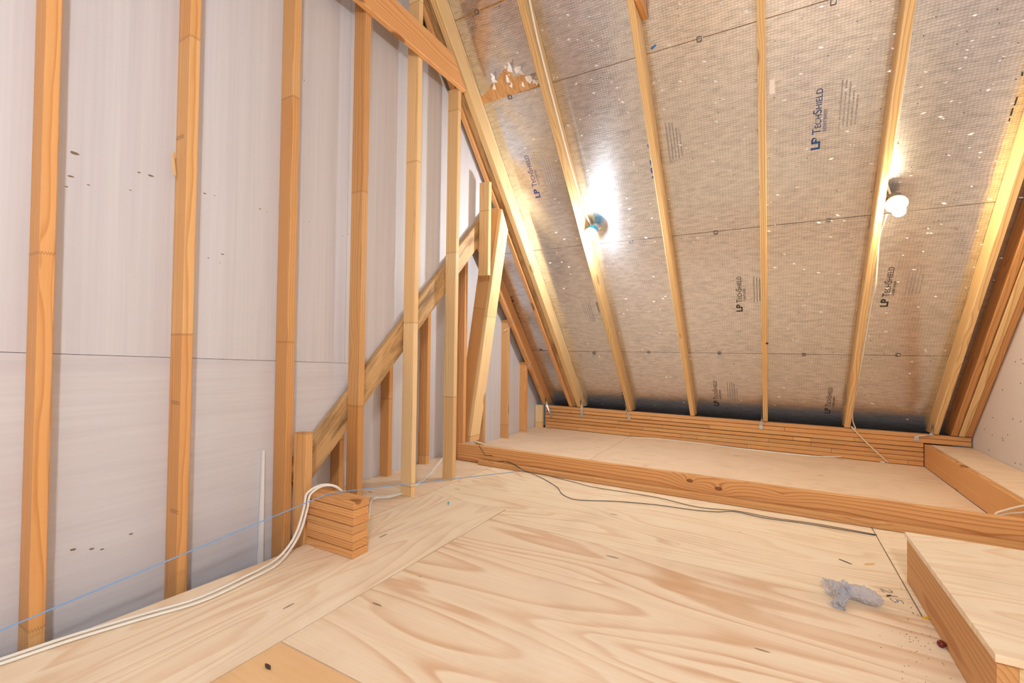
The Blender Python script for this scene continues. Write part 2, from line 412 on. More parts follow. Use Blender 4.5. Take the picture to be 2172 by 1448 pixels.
# ---- left gable wall of foam boards
wl = tag(empty('wall_left'), 'white foam board gable wall', None, None, 'structure')
def foam(poly, mat):
    poly = clip(poly, SN, CS, DF-0.004)                       # under this slope
    poly = clip(poly, -SN, CS, DF-0.004-2*RIDGE_Y*SN)         # and the other one
    if len(poly) > 2: slab('foam_panel', poly, 'x', WALL_X-0.025, WALL_X, mat, wl)
B0, B1 = (1.75, 0.665), (2.955, 1.871)                        # top edge of the diagonal brace (y, z)
bk = (B1[1]-B0[1])/(B1[0]-B0[0])
def under(poly): return clip(poly, bk, -1.0, bk*B0[0]-B0[1]+0.02)   # keep what lies above the brace
seam = lambda y: 0.868+(y-0.571)*(0.815-0.868)/(1.766-0.571)
lowp = [(-0.67, -0.45), (1.46, -0.45), (1.46, seam(1.46)-0.001), (-0.67, seam(-0.67)-0.001)]
foam(lowp, 'foam_h')
foam(under([(1.461, 0.30), (1.90, 0.30), (1.90, seam(1.90)-0.001), (1.461, seam(1.461)-0.001)]), 'foam_h')
foam([(-3.3, -0.45), (-0.672, -0.45), (-0.672, seam(-0.67)), (-3.3, 0.95)], 'foam_h')
for a, b in ((-3.11, -1.892), (-1.89, -0.672), (-0.67, 0.528), (0.53, 1.748), (1.75, 2.99), (2.992, 4.2)):
    foam(under([(a, seam(a)+0.001), (b, seam(b)+0.001), (b, 5.6), (a, 5.6)]), 'foam_v')
foam(rect(-4.3, -3.111, -0.45, 5), 'foam_v')
# recess behind the brace: the outer foam wall
wr_ = tag(empty('wall_recess'), 'foam wall of the recess behind the brace', None, None, 'structure')
for a, b in ((1.46, 2.42), (2.422, 3.64), (3.642, 5.0)):
    slab('foam_panel', clip(rect(a, b, -0.02, 3.2), SN, CS, DF-0.004), 'x', ALC_X-0.025, ALC_X, 'foam_v', wr_)
slab('return_panel', rect(ALC_X, WALL_X-0.026, -0.45, 1.2), 'y', 1.44, 1.455, 'foam_v', wr_)

# ---- right wall board
wrt = tag(empty('wall_right'), 'pale board wall on the low side', None, None, 'structure')
for a, b in ((-4.2, -1.9), (-1.898, 0.54), (0.542, 2.98), (2.982, 4.93)):
    p = clip(clip(rect(a, b, 0.0, 5.6), SN, CS, DF-0.004), -SN, CS, DF-0.004-2*RIDGE_Y*SN)
    slab('wall_board', p, 'x', RIGHT_X, RIGHT_X+0.012, 'gyp', wrt)
# eave closure behind the plates, its shade put into a near-black colour
slab('eave_shade_board', rect(-2.42, 1.36, 5.045, 5.5), 'z', -0.03, -0.01, 'eave', wrt)

# ---- foil-faced roof sheathing, both slopes
ceil = tag(empty('ceiling'), 'foil faced roof sheathing between the rafters', None, None, 'structure')
def S_of(p): return p.dot(ALONG)
seams = [S_of(Vector((0, 4.512, 0.896))), S_of(Vector((0, 3.684, 1.794))), S_of(Vector((0, 2.828, 2.722))), S_of(Vector((0, 2.469, 3.111)))]
S_bot = S_of(Vector((0, (DF+0.12*CS)/SN, -0.12))); S_top = S_of(Vector((0, RIDGE_Y, (DF-RIDGE_Y*SN)/CS)))
PANELS = []
def roof_panel(x0, x1, s0, s1, mirror=False, g=0.0018):
    a = ALONG if not mirror else Vector((0, CS, SN)); n = NRM if not mirror else Vector((0, -SN, CS))
    off = n*DF if not mirror else n*(DF-2*RIDGE_Y*SN)
    vs = []
    for d in (0, 0.011):
        for (x, s) in ((x0+g, s0+g), (x1-g, s0+g), (x1-g, s1-g), (x0+g, s1-g)):
            vs.append(Vector((x, 0, 0))+a*s+n*d+off)
    o = mesh_obj('sheathing_panel', vs, [(0, 1, 2, 3), (7, 6, 5, 4), (0, 1, 5, 4), (1, 2, 6, 5), (2, 3, 7, 6), (3, 0, 4, 7)], 'foil', ceil)
    if not mirror: PANELS.append((x0, x1, s0, s1, o))
    return o
XL, XR = -2.42, 1.36
R1x, R3x, R4x, R5x, R6x = -1.325, -0.695, -0.056, 0.565, 1.142
rows = [(S_bot, seams[0], [XL, R1x, R5x, XR]), (seams[0], seams[1], [XL, R3x, R6x, XR]), (seams[1], seams[2], [XL, R1x, R5x, XR])]
for s0, s1, xs in rows:
    for a, b in zip(xs[:-1], xs[1:]): roof_panel(a, b, s0, s1, g=0.002)
roof_panel(XL, R1x, seams[2], seams[3], g=0.005)
roof_panel(XL, R1x, seams[3], S_top, g=0.005)
roof_panel(R1x, R5x, seams[2], seams[2]+1.22); roof_panel(R5x, XR, seams[2], seams[2]+1.22)
roof_panel(R1x, XR, seams[2]+1.22, S_top)
sM0 = S_bot
for k in range(5):
    s0 = S_bot+0.62+1.22*(k-1) if k else S_bot; s1 = min(S_bot+0.62+1.22*k, S_top)
    if s1-s0 > 0.05:
        roof_panel(XL, R3x, s0, s1, True); roof_panel(R3x, XR, s0, s1, True)
for mir in (False, True):       # strand board behind the joints
    a = ALONG if not mir else Vector((0, CS, SN)); n = NRM if not mir else Vector((0, -SN, CS))
    off = n*(DF+0.0115) if not mir else n*(DF+0.0115-2*RIDGE_Y*SN)
    vs = [Vector((x, 0, 0))+a*s+n*d+off for d in (0, 0.01) for (x, s) in ((XL, S_bot), (XR, S_bot), (XR, S_top+0.012), (XL, S_top+0.012))]
    mesh_obj('deck_board', vs, [(0, 1, 2, 3), (7, 6, 5, 4), (0, 1, 5, 4), (1, 2, 6, 5), (2, 3, 7, 6), (3, 0, 4, 7)], 'osb', ceil)

# ================================================================== FRAMING
RD = 0.138      # rafter depth
def rafter(name, x0, x1, label, group=None, y_low=PLATE_Y, y_high=RIDGE_Y+0.02, mat='raft', low=0.0, mirror=False, depth=RD, seat=True):
    """lower face on the plane D0+low between X x0..x1"""
    n, a = NRM, ALONG
    d = D0+low; xc = (x0+x1)/2
    if seat: y_low = (d-0.2675*CS)/SN
    def P(y): return Vector((xc, y, (d-y*SN)/CS))+n*(depth/2)
    p0, p1 = P(y_low), P(y_high)
    k0 = -CS/SN if seat else 0.0; k1 = SN/CS
    # the seat cut passes through the lower edge: shift the centre line start along the slope
    p0 = p0 + a*(k0*depth/2)*1.0; p1 = p1 + a*(k1*depth/2)
    if mirror:
        f = lambda p: Vector((p.x, 2*RIDGE_Y-p.y, p.z)); p0, p1 = f(p0), f(p1); n = Vector((0, -SN, CS))
    o = board(name, p0, p1, n, depth, x1-x0, mat, None, k0, k1)
    if label: tag(o, label, 'rafter', group)
    return o
rafter('rafter', -1.345, -1.305, 'yellow pine rafter carrying the blue boxed bulb and its white cable')
rafter('rafter', -0.714, -0.676, 'plain rafter between the two bulb rafters, stub of tie nailed beside its top')
rafter('rafter', -0.076, -0.037, 'plain rafter with a round dark knot hole low on its face')
rafter('rafter', 0.546, 0.584, 'rafter carrying the warm bulb on a grey box')
rafter('rafter', 1.122, 1.160, 'wide orange rafter next to the tripled rafters at the pale board wall')
gl = 'rafters tripled against the pale board wall'
rafter('rafter', 1.233, 1.271, 'brown rafter of the three along the pale board wall, away from the board', mat='joist')
rafter('rafter', 1.276, 1.314, 'middle one of three rafters set together along the pale board wall', low=-0.012, mat='raft')
rafter('rafter', 1.320, 1.358, 'rafter tight against the pale board wall', low=0.006, mat='joist')
rafter('rafter', -2.012, -1.974, 'streaked inner rafter of the pair rising beside the foam gable', mat='plate')
rafter('rafter', -1.915, -1.868, 'outer rafter of the gable pair, next to the foil bay with torn patch')
rafter('rafter_filler', -1.972, -1.917, 'dark streaked filler board packed between the two gable rafters', mat='brace', low=0.020, depth=0.115)
rafter('rafter', -2.343, -2.297, 'short low rafter with bent metal straps over the recess studs', y_high=3.18, mat='plate')
for i, x in enumerate((R1x, R3x, R4x, R5x, R6x)):
    rafter('rafter', x-0.019, x+0.019, 'rafter of the opposite roof slope behind the viewer', 'rafters of the opposite slope', mirror=True)

knot_r = bpy.data.objects['rafter.002']
ko = lathe('knot_hole', [(0.0105, -0.002), (0.0105, 0.0008), (0.006, 0.0010)], on_raft(1627, 728), -NRM, 'dark', None, 14)
ko.parent = knot_r; ko.matrix_parent_inverse = knot_r.matrix_world.inverted()

# ---- stacked plates under the rafter feet
pl = tag(empty('plate_stack', (-0.6, PLATE_Y, 0)), 'stack of seven orange plate boards under the rafter feet', 'plate stack')
LT = 0.038
cuts = [[-1.9, -0.97, -0.2], [-0.8, 0.45], [0.30], [-1.45, 0.30], [-0.55], [-2.0, -1.1, 0.1], []]
for k in range(7):
    x_end = 1.068 if k < 5 else 1.352
    xs = [-2.312]+[c for c in cuts[k] if c < x_end-0.1]+[x_end]
    for a, b in zip(xs[:-1], xs[1:]):
        j = random.uniform(-0.007, 0.004); th = LT-random.uniform(0.002, 0.006)
        dep = 0.056
        board('plate_board', (a+0.001, PLATE_Y+dep/2+0.004+j, LT*k+th/2), (b-0.001, PLATE_Y+dep/2+0.004+random.uniform(-0.003, 0.003), LT*k+th/2), (0, 1, 0), dep, th, random.choice(('plate', 'stud', 'joist', 'plate')), pl, c=0.004)
board('corner_post', (-2.375, 4.875, 0.0), (-2.375, 4.875, 0.262), (1, 0, 0), 0.089, 0.05, 'pale')
tag(bpy.data.objects['corner_post'], 'short pale post closing the end of the stacked plates', 'post')

# ---- front wall studs
def stud(y0, xf, z0, z1, label, mat='stud', depth=0.089, name='wall_stud', group=None, lean=0.0, bow=0.0, bx=0.0, k1=0.0):
    p0 = (xf-depth/2+bx, y0+0.019, z0); p1 = (xf-depth/2, y0+0.019+lean, z1)
    o = board(name, p0, p1, (1, 0, 0), depth, 0.038, mat, None, 0, k1, bow=bow)
    return tag(o, label, 'stud', group)
def rz(y, x=None): return (D0-y*SN)/CS     # height of the rafters' lower faces
stud(-0.305, -1.950, -0.45, 5.0, 'wall stud beyond the third from the short post, outside the view')
stud(0.513, -1.950, -0.45, 4.9, 'third tall orange stud from the short post, away from the brace', lean=-0.012)
stud(0.908, -1.950, -0.45, 4.7, 'second tall orange stud from the short post, split sliver at its edge')
sp_ = bpy.data.objects['wall_stud.002']
so_ = board('splinter', on_x(371, 372, -1.985), on_x(366, 322, -1.985), (0, 1, 0), 0.012, 0.006, 'pale')
so_.parent = sp_; so_.matrix_parent_inverse = sp_.matrix_world.inverted()
stud(1.344, -1.950, -0.45, 4.3, 'tall orange stud directly beside the short knotty post')
stud(1.735, -1.908, 0.0, 3.6, 'tall stud crossing the lowest stretch of the brace, behind the block stack', 'stud')
stud(2.157, -1.908, 0.0, 3.2, 'tall pale stud crossing the middle of the brace, standing on the plywood', 'pale')
stud(2.571, -1.908, 0.0, 2.72, 'tall pale stud crossing the upper brace, next to the leaning post', 'pale')
# lower end of the hanging stud from its photograph point
zb = on_x(1026, 582, -1.93).z
stud(2.985, -1.908, zb, 2.20, 'short cut-off stud hanging from the gable rafters over the leaning post', 'pale', name='hanging_stud')
o = board('short_post', (-1.8995, 1.404, -0.44), (-1.8995, 1.400, 0.505), (1, 0, 0), 0.086, 0.038, 'stud', k1=0.08)
tag(o, 'short knotty post standing between a tall stud and the block stack', 'post')
# studs of the recess
for y0, top, lab in ((1.985, 0.60, 'recess stud under the low end of the brace'), (2.405, 1.02, 'recess stud showing below the brace between the first two floor-standing studs'),
                     (2.815, 1.45, 'dark recess stud below the middle of the brace'), (3.625, 1.45, 'recess stud half hidden by the leaning post, on its rafter side'),
                     (4.070, 9.0, 'recess stud under the upper bent strap of the low rafter'), (4.475, 9.0, 'recess stud under the lower bent strap of the low rafter')):
    stud(y0, -2.346, 0.0, min(top+0.10, rz(y0+0.02)+0.06), lab, 'stud')
stud(3.088, -2.192, 0.0, 1.80, 'dark upright stud standing against the foot of the leaning post', 'plate', 0.089)
# diagonal brace (2x6 on the line of the lower roof)
o = board('diagonal_brace', Vector((-2.018, 1.43, 0.345-0.10)), Vector((-2.018, 3.165, 2.080-0.10)), (0, -1, 1), 0.142, 0.036, 'brace', k0=0.0, k1=0.0)
tag(o, 'weathered dark-streaked diagonal brace climbing the foam wall behind the studs', 'brace')
# leaning post: a wide board and a pale board nailed to it
lean = tag(empty('leaning_post', (-2.22, 3.24, 0.14)), 'leaning post of two boards propping the gable rafters', 'post')
def lean_x(z): return (z-1.52)*0.147
board('wide_board', (-2.064+lean_x(0.135), 3.183, 0.135), (-2.064+lean_x(2.05), 3.183, 2.05), (1, 0, 0), 0.112, 0.036, 'stud', lean)
board('face_board', (-1.989+lean_x(0.135), 3.235, 0.135), (-1.989+lean_x(1.965), 3.235, 1.965), (0, 1, 0), 0.138, 0.034, 'pale', lean, k1=-1.02)
# collar ties
o = board('collar_tie', (-1.886, -1.72, 2.792), (-1.886, 2.525, 2.792), (0, 0, 1), 0.180, 0.036, 'plate', k1=-0.92)
tag(o, 'wide level collar tie nailed across the gable studs to the rafter', 'collar tie')
tp = on_foil(1374, 42, 0.004); tp.x = max(tp.x, -0.638)
o = board('collar_tie', (tp.x-0.018, -1.60, tp.z+0.07), (tp.x-0.018, tp.y-0.072, tp.z+0.07), (0, 0, 1), 0.140, 0.036, 'plate', k1=-0.92)
tag(o, 'collar tie stub end nailed beside the plain rafter', 'collar tie')

# ---- joist, cleat, trimmer, ledge
k1_, k2_ = on_y(1463, 1019, 3.079), on_y(1524, 1036, 3.079)
M['joist_knots'] = lumber('joist wood with two big knots', (0.83, 0.51, 0.24), (0.50, 0.20, 0.06), 0.013, 0.85, knots=0.5,
                          spots=((k1_.x+2.235, k1_.z-0.0675, 0.014), (k2_.x+2.235, k2_.z-0.0675, 0.015)))
o = board('floor_joist', (-2.235, 3.097, 0.0675), (1.355, 3.097, 0.0675), (0, 0, 1), 0.133, 0.036, 'joist_knots')
tag(o, 'long joist on edge dividing the main floor from the far platform', 'joist')
o = board('floor_cleat', (-2.0, 3.051, 0.018), (1.36-0.01, 3.051, 0.018), (0, 1, 0), 0.050, 0.034, 'joist')
tag(o, 'low cleat strip nailed along the foot of the long joist', 'cleat')
o = board('trim_joist', (1.089, 3.117, 0.092), (1.089, 4.902, 0.092), (0, 0, 1), 0.180, 0.036, 'joist')
tag(o, 'deep orange joist running from the plates along the ledge', 'joist')
o = slab('ledge_board', rect(1.110, 1.358, 3.117, 4.905), 'z', 0.160, 0.182, 'ply_far')
tag(o, 'narrow plywood ledge between the deep joist and the pale wall', 'ledge')

# ---- block stack beside the short post
bs = tag(empty('block_stack', (-1.70, 1.435, 0)), 'stack of seven cut lumber ends beside the short post', 'lumber stack')
for k in range(7):
    h = 0.240/7; j = random.uniform(-0.004, 0.004)
    board('block_end', (-1.853, 1.437+j, h*(k+0.5)), (-1.553+random.uniform(-0.003, 0.003), 1.437+j, h*(k+0.5)), (0, 1, 0), 0.088, h-0.0022, 'plate', bs, c=0.003)

# ---- raised box
bx = tag(empty('raised_box', (0.9, 1.9, 0)), 'raised plywood topped box on the main floor', 'box')
slab('box_lid', rect(0.462, 1.340, 1.532, 2.395), 'z', 0.176, 0.194, 'ply_f', bx)
board('side_board', (0.487, 1.545, 0.088), (0.487, 2.388, 0.088), (0, 0, 1), 0.175, 0.038, 'joist', bx)
board('side_ply', (0.5165, 1.548, 0.088), (0.5165, 2.388, 0.088), (0, 0, 1), 0.175, 0.018, 'pale', bx)
board('front_board', (0.530, 1.575, 0.088), (1.335, 1.575, 0.088), (0, 0, 1), 0.175, 0.036, 'stud', bx)
board('end_board', (0.530, 2.370, 0.088), (1.335, 2.370, 0.088), (0, 0, 1), 0.175, 0.036, 'stud', bx)

# ================================================================== LAMPS
def lamp(px, py, xside, boxmat, bulbmat, label, bulb_r=0.030):
    c = on_raft(px, py, -0.03); c.x = xside
    ax = -NRM
    root = tag(empty('ceiling_bulb', c), label, 'lamp', 'bare bulbs on the rafters')
    lathe('junction_box', [(0.036, -0.045), (0.044, -0.042), (0.046, 0.018), (0.042, 0.020)], c, ax, boxmat, root, 8, False)
    lathe('lamp_holder', [(0.050, 0.021), (0.056, 0.024), (0.056, 0.032), (0.047, 0.040), (0.026, 0.044), (0.024, 0.058), (0.020, 0.060)], c, ax, 'ceramic', root)
    b = bulb_r
    lathe('bulb', [(0.013, 0.060), (0.015, 0.072), (b*0.72, 0.086), (b*0.97, 0.102), (b, 0.115), (b*0.9, 0.130), (b*0.62, 0.142), (b*0.2, 0.148)], c, ax, bulbmat, root)
    return c
L1 = lamp(1256, 492, -1.255, 'bluebox', 'bulb_white', 'bright white bulb in a blue box, cable running up its rafter')
L2 = lamp(1899, 428, 0.640, 'greybox', 'bulb_warm', 'warm bulb in white holder on grey box beside a rafter', 0.032)
for x, xs in ((R1x, -1.255), (R5x, 0.640)):       # unseen bulbs added on the opposite slope for fill light
    yy = 2*RIDGE_Y-L1.y; c = Vector((xs, yy, L1.z)); ax = Vector((0, SN, -CS))
    root = tag(empty('ceiling_bulb', c), 'added fill bulb on the opposite roof slope', 'lamp', 'bare bulbs on the rafters')
    lathe('junction_box', [(0.036, -0.045), (0.044, -0.042), (0.046, 0.018), (0.042, 0.020)], c, ax, 'bluebox', root, 8, False)  # box, holder and bulb of the added fill lamp
    lathe('lamp_holder', [(0.050, 0.021), (0.056, 0.024), (0.056, 0.032), (0.047, 0.040), (0.026, 0.044), (0.024, 0.058), (0.020, 0.060)], c, ax, 'ceramic', root)
    lathe('bulb', [(0.013, 0.060), (0.015, 0.072), (0.022, 0.086), (0.029, 0.102), (0.030, 0.115), (0.027, 0.130), (0.018, 0.142), (0.006, 0.148)], c, ax, 'bulb_fill', root)

# frosted globe work lamp hanging from the other collar ties, behind the viewer
gc = Vector((0.35, -0.62, 1.80))
wlp = tag(empty('work_lamp', gc), 'frosted globe work lamp hanging on a cord behind the viewer', 'lamp')
M['globe'] = plain('globe glow', (1, 1, 1), 0.4, emit=(0.90, 0.96, 1.0), strength=GLOBE)
lathe('globe', [(0.02, 0.078), (0.05, 0.062), (0.072, 0.034), (0.080, 0.0), (0.072, -0.034), (0.05, -0.062), (0.02, -0.078)], gc, (0, 0, 1), 'globe', wlp)
lathe('socket', [(0.028, 0.079), (0.030, 0.085), (0.030, 0.13), (0.012, 0.145)], gc, (0, 0, 1), 'ceramic', wlp)
tube('cord', [gc+Vector((0, 0, 0.145)), gc+Vector((0, 0, 1.2)), gc+Vector((0, 0, 2.3))], 0.004, 'wire', parent=wlp)

# ================================================================== CABLES, STRING, WIRE
def raft_path(pts, off): return [on_raft(x, y, off) for x, y in pts]
o = tube('bulb_cable', raft_path([(1112, -60), (1123, 0), (1135, 60), (1152, 130), (1178, 230), (1202, 320), (1222, 390), (1237, 440)], 0.007)+[L1+Vector((-0.02, 0.02, 0.07)), L1+NRM*0.03], 0.0062, 'cable')
tag(o, 'white cable stapled down the rafter to the blue boxed bulb', 'cable')
def side_path(pts, X): return [on_x(x, y, X) for x, y in pts]
o = tube('bulb_cable', side_path([(1943, -60), (1938, 0), (1930, 80), (1919, 160), (1907, 240), (1893, 310), (1880, 375)], 0.5935)+[L2+NRM*0.05+Vector((-0.02, 0, 0.03)), L2+NRM*0.02], 0.0062, 'cable')
tag(o, 'white cable running down the rafter to the warm bulb', 'cable')
o = tube('bulb_cable', side_path([(1881, 455), (1866, 500), (1861, 560), (1857, 610), (1848, 650), (1836, 720), (1822, 800), (1808, 880)], 0.5915)+[Vector((0.62, PLATE_Y-0.008, 0.262)), on_y(1806, 905, PLATE_Y-0.012), on_y(1840, 940, PLATE_Y-0.02), on_y(1870, 968, PLATE_Y-0.03), on_floor(1884, 981, 0.006)], 0.0048, 'cream')
tag(o, 'thin cream cable dropping from the warm bulb rafter across the plates', 'cable')
o = tube('floor_cable', [on_floor(1340, 927, 0.006), on_floor(1400, 931, 0.006), on_floor(1500, 942, 0.006), on_floor(1600, 955, 0.006), on_floor(1720, 967, 0.006), on_floor(1800, 969, 0.010), on_floor(1850, 974, 0.006), on_floor(1876, 981, 0.006)], 0.005, 'cable')
tag(o, 'white cable lying on the far platform along the plates', 'cable')
def floor_run(dx, dy, dz):
    P = []
    for (x, y, z) in ((-60, 1415, 0.006), (0, 1398, 0.006), (150, 1348, 0.006), (300, 1303, 0.006), (420, 1268, 0.006), (520, 1222, 0.008), (580, 1190, 0.012)):
        P.append(on_floor(x+dx, y+dy, z+dz))
    for (x, y, X) in ((612, 1158, -1.80), (632, 1120, -1.80), (645, 1075, -1.815), (652, 1045, -1.82)):
        P.append(on_x(x+dx, y+dy*0.3, X))
    P += [Vector((-1.80+dx*0.002, 1.435, 0.268)), Vector((-1.775+dx*0.002, 1.50, 0.235)), Vector((-1.79, 1.60, 0.10)), Vector((-1.79, 1.70, 0.03))]
    for (x, y) in ((790, 1056), (830, 1050), (870, 1035), (910, 1005), (935, 975)):
        P.append(on_floor(x, y+dy*0.4, 0.007+dz))
    P.append(Vector((-2.27, 3.06, 0.10+dz))); P.append(Vector((-2.36, 3.30, 0.16+dz)))
    return P
o = tube('floor_cable', floor_run(0, 0, 0), 0.0065, 'cable', flat=0.7); tag(o, 'white floor cable nearer the foam wall, looping over the block stack', 'cable')
o = tube('floor_cable', floor_run(7, 7, 0.001), 0.0065, 'cable', flat=0.7); tag(o, 'second white floor cable alongside, on the open floor side, looping over the blocks', 'cable')
o = tube('floor_cable', [Vector((-2.30, 3.22, 0.17)), on_floor(1010, 936, 0.12), on_floor(1022, 940, 0.08), on_floor(1034, 947, 0.008), Vector((-2.1, 3.28, 0.007))], 0.0065, 'cable'); tag(o, 'white cable arching behind the foot of the leaning post', 'cable')
for dy, lab in ((0, 'upper'), (14, 'lower')):
    o = tube('ledge_cable', [Vector((1.03-dy*0.002, 3.125, 0.10)), on_y(2112, 1092+dy*0.4, 3.125), on_y(2135, 1081+dy*0.6, 3.13), on_y(2172, 1072+dy, 3.14), on_y(2230, 1062+dy, 3.15)], 0.006, 'cream', flat=0.8)
    tag(o, lab+' of two cream cables arching over the long joist by the deep orange joist', 'cable')
# taut blue string
s_block = Vector((-1.735, 1.392, 0.2425)); s_left = on_x(0, 1337, -1.80); far = s_block+(s_left-s_block)*1.25
o = tube('blue_string', [far, s_block, Vector((-1.70, 1.483, 0.2425)), on_floor(1112, 998, 0.040)], 0.0021, 'bluestr', 6, 1)
o.data.transform(Matrix.Identity(4)); tag(o, 'taut pale blue string stretched over the block stack to the cleat', 'string')
# dark wire with a knot on the cleat
knot = on_floor(1112, 998, 0.041)
wp = [on_y(1016, 944, 3.076), on_y(1028, 964, 3.074), on_y(1042, 966, 3.074), on_floor(1060, 973, 0.05), on_floor(1085, 982, 0.045), on_floor(1100, 990, 0.04), knot]
o = tube('dark_wire', wp+[on_floor(1140, 1003, 0.030), on_floor(1180, 1013, 0.006), on_floor(1225, 1024, 0.005), on_floor(1260, 1033, 0.005), on_floor(1330, 1044, 0.005), on_floor(1400, 1056, 0.005), on_floor(1480, 1075, 0.005), on_floor(1560, 1083, 0.005), on_floor(1640, 1098, 0.005), on_floor(1720, 1109, 0.005), on_floor(1790, 1121, 0.005), on_floor(1860, 1134, 0.005)], 0.0022, 'wire', 6)
tag(o, 'thin dark wire following the cleat across the main floor', 'wire')
o = tube('dark_wire', [on_floor(1056, 978, 0.045), on_floor(1075, 978, 0.045), on_floor(1095, 988, 0.042), knot, on_floor(1140, 1009, 0.006), on_floor(1165, 1022, 0.004), on_floor(1183, 1034, 0.004), on_floor(1192, 1047, 0.004), on_floor(1215, 1058, 0.004), on_floor(1250, 1061, 0.004), on_floor(1310, 1063, 0.004), on_floor(1390, 1070, 0.004), on_floor(1470, 1081, 0.004), on_floor(1520, 1085, 0.004), on_floor(1560, 1085, 0.009), on_floor(1620, 1098, 0.009), on_floor(1700, 1109, 0.009), on_floor(1780, 1122, 0.009), on_floor(1856, 1135, 0.009)], 0.0022, 'wire', 6)
tag(o, 'thin dark wire sagging away from the cleat in a loop', 'wire')

# ================================================================== METAL
def strap(name, pts, width, dirs, label, group):
    vs, fs = [], []; org = Vector(pts[0])
    for p, d in zip(pts, dirs):
        p = Vector(p)-org; d = Vector(d).normalized()*width/2
        vs += [p-d, p+d]
    n = len(pts)
    for i in range(n-1): fs.append((2*i, 2*i+1, 2*i+3, 2*i+2))
    o = mesh_obj(name, vs, fs, 'zinc'); o.location = org
    m = o.modifiers.new('thickness', 'SOLIDIFY'); m.thickness = 0.0015; m.offset = 0
    return tag(o, label, 'strap', group)
g = 'metal rafter ties on the plates'
for i, (px, py, xs, side, which) in enumerate(((1169, 884, -2.293, 1, 'short low rafter'), (1234, 885, -1.863, 1, 'outer gable rafter'), (1334, 890, -1.351, -1, 'white bulb rafter'), (1614, 910, -0.082, -1, 'knot-holed plain rafter'), (1944, 934, 1.116, -1, 'wide orange rafter'))):
    b = on_y(px, py, PLATE_Y-0.004)
    q = Vector((xs+0.002*side, PLATE_Y+0.005, 0.30))
    strap('rafter_tie', [b, b+Vector((0, 0, 0.035)), Vector((xs+0.004*side, PLATE_Y-0.006, 0.262)), q+Vector((0.002*side, -0.03, 0.005)), q+Vector((0.003*side, -0.052, 0.05))], 0.030,
          [(1, 0, 0), (1, 0, 0), (0.8, 0.5*side, 0), (0, 1, 0.9), (0, 1, 0.9)], 'galvanised twisted tie joining the '+which+' to the plates', g)
for (pts, lab) in ((((1072, 700), (1080, 694), (1085, 686), (1087, 679)), 'bent metal strap upper on the low rafter'), (((1112, 784), (1120, 778), (1125, 772), (1127, 767)), 'bent metal strap lower on the low rafter')):
    P = [on_x(pts[0][0], pts[0][1], -2.325), on_x(pts[1][0], pts[1][1], -2.30), on_x(pts[2][0], pts[2][1], -2.287), on_x(pts[3][0], pts[3][1], -2.286)]
    strap('bent_strap', P, 0.030, [(0.2, 1, 0.4), (0.3, 1, 0.6), (0, 1, 0.7), (0, 1, 0.5)], lab, 'bent straps on the low rafter')
def clip_obj(px, py):
    c = on_foil(px, py, 0.004); vs, fs = [], []
    ring = [(-0.013, -0.016), (0.013, -0.016), (0.015, 0.0), (0.013, 0.014), (-0.013, 0.014), (-0.015, 0.0)]
    for sc_ in (1.0, 0.66):
        for (a, b) in ring: vs.append(Vector((a*sc_, 0, 0))+ALONG*b*sc_-NRM*0.001)
    for i in range(6): fs.append((i, (i+1) % 6, 6+(i+1) % 6, 6+i))
    o = mesh_obj('panel_clip', vs, fs, 'clip'); o.location = c
    m = o.modifiers.new('thickness', 'SOLIDIFY'); m.thickness = 0.003
    return o
for (px, py, lab) in ((1010, 25, 'top joint of the torn bay'), (1081, 206, 'joint below the torn patch'), (1483, 83, 'upper joint in the bay with blue tape'), (1768, 4, 'upper joint over the bright bay'),
                      (1338, 513, 'middle joint beside the white bulb bay'), (1518, 493, 'middle joint beside the plain rafter with the tie stub'), (1758, 467, 'middle joint beside the warm bulb rafter'), (2150, 427, 'middle joint beyond the wide orange rafter'),
                      (1147, 742, 'low joint between the low rafter and the gable pair'), (1260, 749, 'low joint next to the gable pair'), (1376, 747, 'low joint just past the white bulb rafter'), (1526, 749, 'low joint between the two plain rafters'),
                      (1705, 752, 'low joint before the warm bulb rafter'), (1905, 753, 'low joint past the warm bulb rafter')):
    tag(clip_obj(px, py), 'small metal sheathing clip on the '+lab, 'clip', 'sheathing clips')

# ================================================================== PRINT ON THE FOIL
def panel_of(p):
    s = S_of(p)
    for (x0, x1, s0, s1, o) in PANELS:
        if x0 <= p.x <= x1 and s0 <= s <= s1: return o
    return PANELS[0][4]
def text_mesh(body, small=0.74, bold=0.0):
    cu = bpy.data.curves.new('print', 'FONT'); cu.body = body; cu.size = 1.0; cu.offset = bold
    cu.small_caps_scale = small
    for ch in cu.body_format: ch.use_small_caps = True
    ob = bpy.data.objects.new('print', cu); COL.objects.link(ob)
    dg = bpy.context.evaluated_depsgraph_get()
    me = bpy.data.meshes.new_from_object(ob.evaluated_get(dg)); bpy.data.objects.remove(ob)
    return me
def place_print(me, base, xdir, up, sx_, sy_, mat, parent, name):
    nrm = xdir.cross(up)
    for v in me.vertices:
        x, y = v.co.x*sx_, v.co.y*sy_
        v.co = xdir*x+up*y+nrm*0.0006
    me.materials.clear(); me.materials.append(M[mat])
    o = bpy.data.objects.new(name, me); COL.objects.link(o); o.location = base; o.parent = parent
    return o
def width_of(me): return max(v.co.x for v in me.vertices)-min(v.co.x for v in me.vertices)
